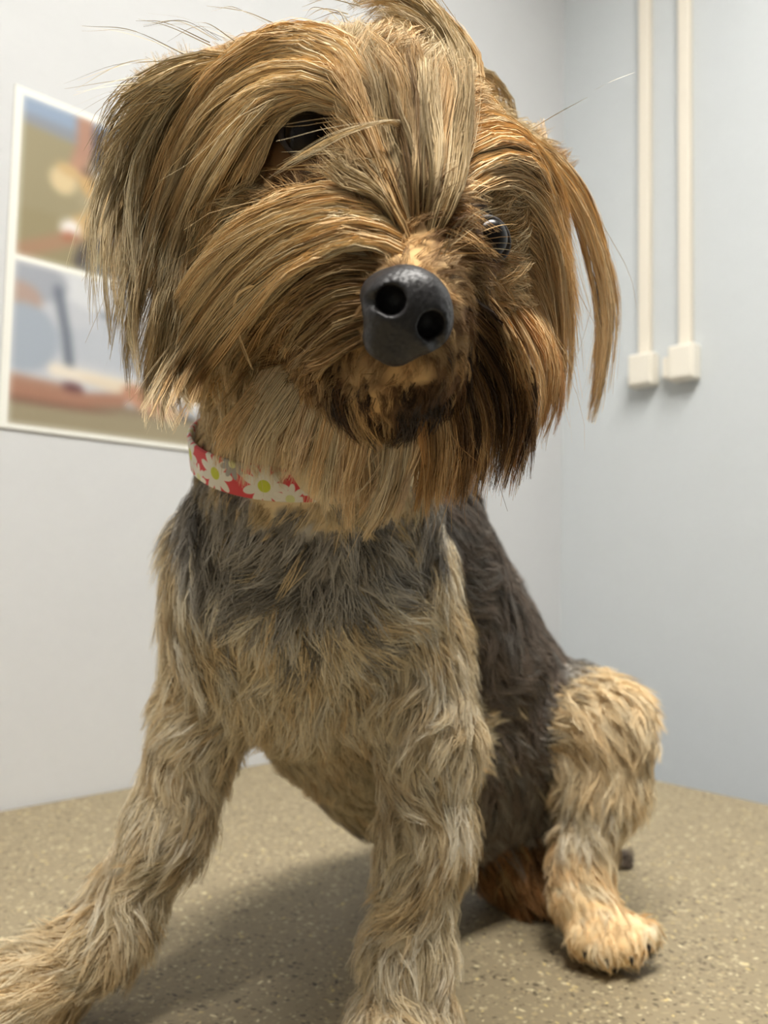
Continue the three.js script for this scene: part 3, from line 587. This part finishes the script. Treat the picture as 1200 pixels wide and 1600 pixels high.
comb('forehead_hair', 'ash brown hair fanning up from the nose bridge', { n: 4200, locks: 54, thick: 5, pal: [C.ash, C.ashD, C.brown, C.ashD, C.gold2], wobble: 5, minLen: 0.6, rootJitter: 0.2, keys: [
  [[640, 365, 2], [590, 315, 5], [545, 285, 7], [505, 268, 8]],
  [[650, 352, 2], [612, 290, 5], [580, 220, 8], [560, 150, 10], [520, 95, 11]],
  [[660, 348, 2], [650, 270, 5], [632, 195, 8], [612, 115, 11], [575, 60, 12]],
  [[670, 352, 2], [680, 280, 5], [685, 200, 8], [678, 110, 11], [640, 45, 12]],
  [[688, 365, 2], [715, 310, 5], [728, 245, 8], [735, 165, 10], [715, 90, 11]]] });
comb('topknot', 'ash gold hair rising over the crown', { n: 3800, locks: 44, thick: 6, pal: [C.ash, C.beige, C.gold, C.ashD, C.cream2], wobble: 6, minLen: 0.65, rootJitter: 0.15, keys: [
  [[715, 260, 4], [748, 170, 8, 0.268], [742, 90, 10, 0.272], [690, 18, 12, 0.272], [615, -22, 12, 0.27], [545, -5, 10, 0.268]],
  [[695, 270, 4], [720, 170, 10, 0.25], [705, 85, 12, 0.256], [655, 22, 14, 0.258], [600, 0, 14, 0.26], [555, 30, 12, 0.26]],
  [[672, 250, 4], [682, 170, 10], [662, 105, 12, 0.25], [622, 62, 14, 0.252], [592, 62, 13, 0.254], [578, 105, 10, 0.254]],
  [[640, 220, 4], [625, 140, 9], [602, 92, 12, 0.248], [565, 80, 12, 0.248], [545, 108, 10, 0.245]]] });
comb('crown_hair', 'tan hair of the crown and back of the head', { n: 2600, locks: 36, thick: 8, pal: [C.beige, C.gold, C.ash, C.gold2], wobble: 9, minLen: 0.7, keys: [
  [[600, 110, 2], [500, 60, 8, 0.27], [400, 55, 12, 0.29], [300, 100, 10, 0.31], [230, 200, 8, 0.32], [210, 360, 6, 0.325]],
  [[620, 100, 2, 0.28], [560, 50, 8, 0.30], [480, 60, 12, 0.33], [380, 150, 10, 0.35], [300, 300, 8, 0.36], [280, 480, 6, 0.365]],
  [[640, 100, 2, 0.29], [640, 60, 8, 0.32], [620, 90, 12, 0.35], [580, 200, 10, 0.37], [560, 360, 8, 0.375], [550, 540, 6, 0.375]],
  [[670, 110, 2, 0.285], [740, 90, 8, 0.31], [800, 140, 12, 0.335], [830, 260, 10, 0.35], [820, 420, 8, 0.355], [800, 560, 6, 0.355]]] });
comb('dark_streaks', 'dark brown streaks in the moustache and lips', { n: 700, locks: 14, thick: 3, pal: [C.dark, C.brownD], wobble: 4, minLen: 0.7, lockWidth: 0.03, keys: [
  [[722, 432, 5], [790, 480, 9], [836, 560, 10], [838, 640, 9, 0.252], [800, 745, 7, 0.255]],
  [[705, 450, 5], [760, 520, 9], [800, 600, 10, 0.234], [806, 680, 9, 0.245], [780, 760, 7, 0.248]],
  [[690, 540, 3], [712, 620, 6, 0.217], [724, 690, 7, 0.223], [706, 770, 6, 0.232]]] });
comb('parting_hair', 'dark ash hair in the parting of the forehead', { n: 1300, locks: 26, thick: 6, pal: [C.ashD, C.brown, C.ashD, C.brownD], wobble: 4, minLen: 0.7, keys: [
  [[645, 335, 3], [632, 260, 8], [618, 180, 11], [598, 105, 12]],
  [[672, 335, 3], [672, 260, 8], [668, 180, 11], [655, 100, 12]]] });
comb('lip_hair', 'short black hair around the mouth', { n: 2600, locks: 48, thick: 4, pal: [C.dark, C.dark, C.brownD], wobble: 4, minLen: 0.6, segs: 5, keys: [
  [[455, 560, 6], [440, 578, 9], [428, 596, 9]],
  [[520, 568, 6, 0.232], [506, 598, 9, 0.228], [496, 622, 9, 0.228]],
  [[575, 562, 3, 0.216], [560, 606, 5, 0.213], [550, 642, 5, 0.213]],
  [[640, 565, 3, 0.205], [640, 605, 5, 0.206], [636, 640, 5, 0.208]],
  [[675, 560, 3, 0.209], [682, 590, 5, 0.21], [686, 620, 5, 0.212]]] });
comb('eye_wisp', 'pale wisp crossing in front of the eye', { n: 36, locks: 2, thick: 1, radius: 0.00012, rootScale: 0.5, pal: [C.beige, C.cream2], wobble: 3, minLen: 0.85, lockWidth: 0.3, clump: 0.3, segs: 12, fly: 0.1, keys: [
  [[695, 215, 9, 0.222], [660, 190, 12, 0.216], [610, 184, 14, 0.212], [540, 205, 14, 0.212], [470, 250, 14, 0.214], [425, 278, 12, 0.217]],
  [[690, 210, 9, 0.222], [650, 186, 12, 0.216], [600, 186, 14, 0.212], [520, 205, 14, 0.212], [450, 235, 14, 0.214], [405, 255, 12, 0.217]]] });
// stray single hairs
{
  const h = new Hair();
  const stray = (pts, c, r = 0.00011) => h.strand(guide(pts).filter((_, i) => i % 2 === 0), r, r * 0.4, c, c);
  for (const [x0, y0, x1, y1] of [[300, 90, 120, 40], [290, 95, 110, 130], [330, 70, 215, 30], [340, 62, 240, 35], [310, 110, 108, 175], [360, 60, 270, 50], [300, 130, 115, 150], [420, 40, 330, 15], [540, 30, 470, 22], [560, 10, 480, 5], [545, 40, 500, 28]])
    for (let k = 0; k < 3; k++) stray([[x0 + gauss() * 12, y0 + gauss() * 8, 8], [(x0 + x1) / 2 + gauss() * 12, (y0 + y1) / 2 - 14 + gauss() * 8, 8], [x1 + gauss() * 16, y1 + gauss() * 14, 6]], rnd() < 0.5 ? C.beige : C.ashD);
  stray([[825, 205, 6], [870, 178, 6], [918, 152, 6]], C.white, 0.00016); stray([[930, 140, 6], [960, 125, 6], [992, 113, 6]], C.white, 0.0001);
  stray([[800, 200, 6], [825, 203, 6], [850, 215, 6]], C.white, 0.00014);
  for (let k = 0; k < 16; k++) { const a = -2.4 + k * 0.2; stray([[690 + gauss() * 8, 395 + gauss() * 8, 3], [735 + 35 * Math.cos(a), 380 + 40 * Math.sin(a), 12], [770 + 50 * Math.cos(a) + gauss() * 10, 385 + 62 * Math.sin(a), 14]], rnd() < 0.3 ? C.gold2 : C.ashD); }
  for (let k = 0; k < 30; k++) { const x = 420 + rnd() * 190, y = 235 + rnd() * 40; stray([[600 + gauss() * 20, 290 + gauss() * 14, 3], [(600 + x) / 2, y - 4, 8], [x - 20, y + gauss() * 14, 9]], rnd() < 0.5 ? C.ash : C.ashD); }
  for (let k = 0; k < 9; k++) { const o = gauss() * 4; stray([[392 + o, 446, 20], [368 + o, 462, 23], [366 + gauss() * 4, 500, 25], [378 + gauss() * 3, 540, 24], [394 + gauss() * 3, 578, 22]], C.goldL, 0.00016); }
  const m = partOf('stray_hair', h.build(), hairMat); m.userData.kind = 'stuff';
}
console.log('hair done');

// ---------------------------------------------------------------- collar
{
  const cw = 2048, ch = 96, cv = document.createElement('canvas'); cv.width = cw; cv.height = ch; const c = cv.getContext('2d');
  c.fillStyle = '#d8474b'; c.fillRect(0, 0, cw, ch);
  const daisy = (x, y, r, petal, heart) => { c.fillStyle = petal; for (let k = 0; k < 9; k++) { const a = k / 9 * 6.283; c.beginPath(); c.ellipse(x + Math.cos(a) * r * 0.62, y + Math.sin(a) * r * 0.62, r * 0.42, r * 0.2, a, 0, 6.2832); c.fill(); } c.fillStyle = heart; c.beginPath(); c.arc(x, y, r * 0.28, 0, 6.2832); c.fill(); };
  for (let k = 0; k < 14; k++) { const x = (k + 0.37) * cw / 14; daisy(x, 48 + 8 * Math.sin(k * 2.1), 58, '#e9e4d6', '#c9cf3e'); daisy(x + 62, k % 2 ? 84 : 10, 40, k % 3 ? '#efe9dc' : '#a9a49a', '#dfe0a0'); }
  const tex = new THREE.CanvasTexture(cv); tex.colorSpace = THREE.SRGBColorSpace; tex.wrapS = THREE.RepeatWrapping;
  const g = new THREE.Group(); g.name = 'collar'; g.position.copy(COLLAR.c).sub(BASE); g.userData.label = 'red collar printed with white daisies'; dog.add(g);
  const N = 96, prof = [[0, -0.0062], [0.0009, -0.0068], [0.0019, -0.0062], [0.0019, 0.0062], [0.0009, 0.0068], [0, 0.0062]], pos = [], uv = [], idx = [];
  for (let i = 0; i <= N; i++) {
    const a = i / N * Math.PI * 2, rad = COLLAR.front.clone().multiplyScalar(Math.cos(a)).addScaledVector(COLLAR.side, Math.sin(a));
    for (const [dr, dh] of [...prof, prof[0]]) { const q = rad.clone().multiplyScalar(COLLAR.R + dr).addScaledVector(COLLAR.axis, dh); pos.push(q.x, q.y, q.z); uv.push(i / N, 0.5 + dh / 0.014); }
  }
  const m = prof.length + 1; for (let i = 0; i < N; i++) for (let j = 0; j < m - 1; j++) { const b = i * m + j; idx.push(b, b + 1, b + m, b + 1, b + m + 1, b + m); }
  const geo = new THREE.BufferGeometry(); geo.setAttribute('position', new THREE.Float32BufferAttribute(pos, 3)); geo.setAttribute('uv', new THREE.Float32BufferAttribute(uv, 2)); geo.setIndex(idx); geo.computeVertexNormals();
  mesh('band', geo, new THREE.MeshPhysicalMaterial({ map: tex, roughness: 0.7, side: THREE.DoubleSide }), g);
  const bk = mesh('buckle', new RoundedBoxGeometry(0.02, 0.015, 0.005, 3, 0.0015), std(0x222222, 0.4), g);
  bk.position.copy(COLLAR.front).multiplyScalar(-COLLAR.R - 0.0035); bk.quaternion.setFromRotationMatrix(new THREE.Matrix4().makeBasis(COLLAR.side, COLLAR.axis, COLLAR.side.clone().cross(COLLAR.axis)));
}
renderer.render(scene, camera);
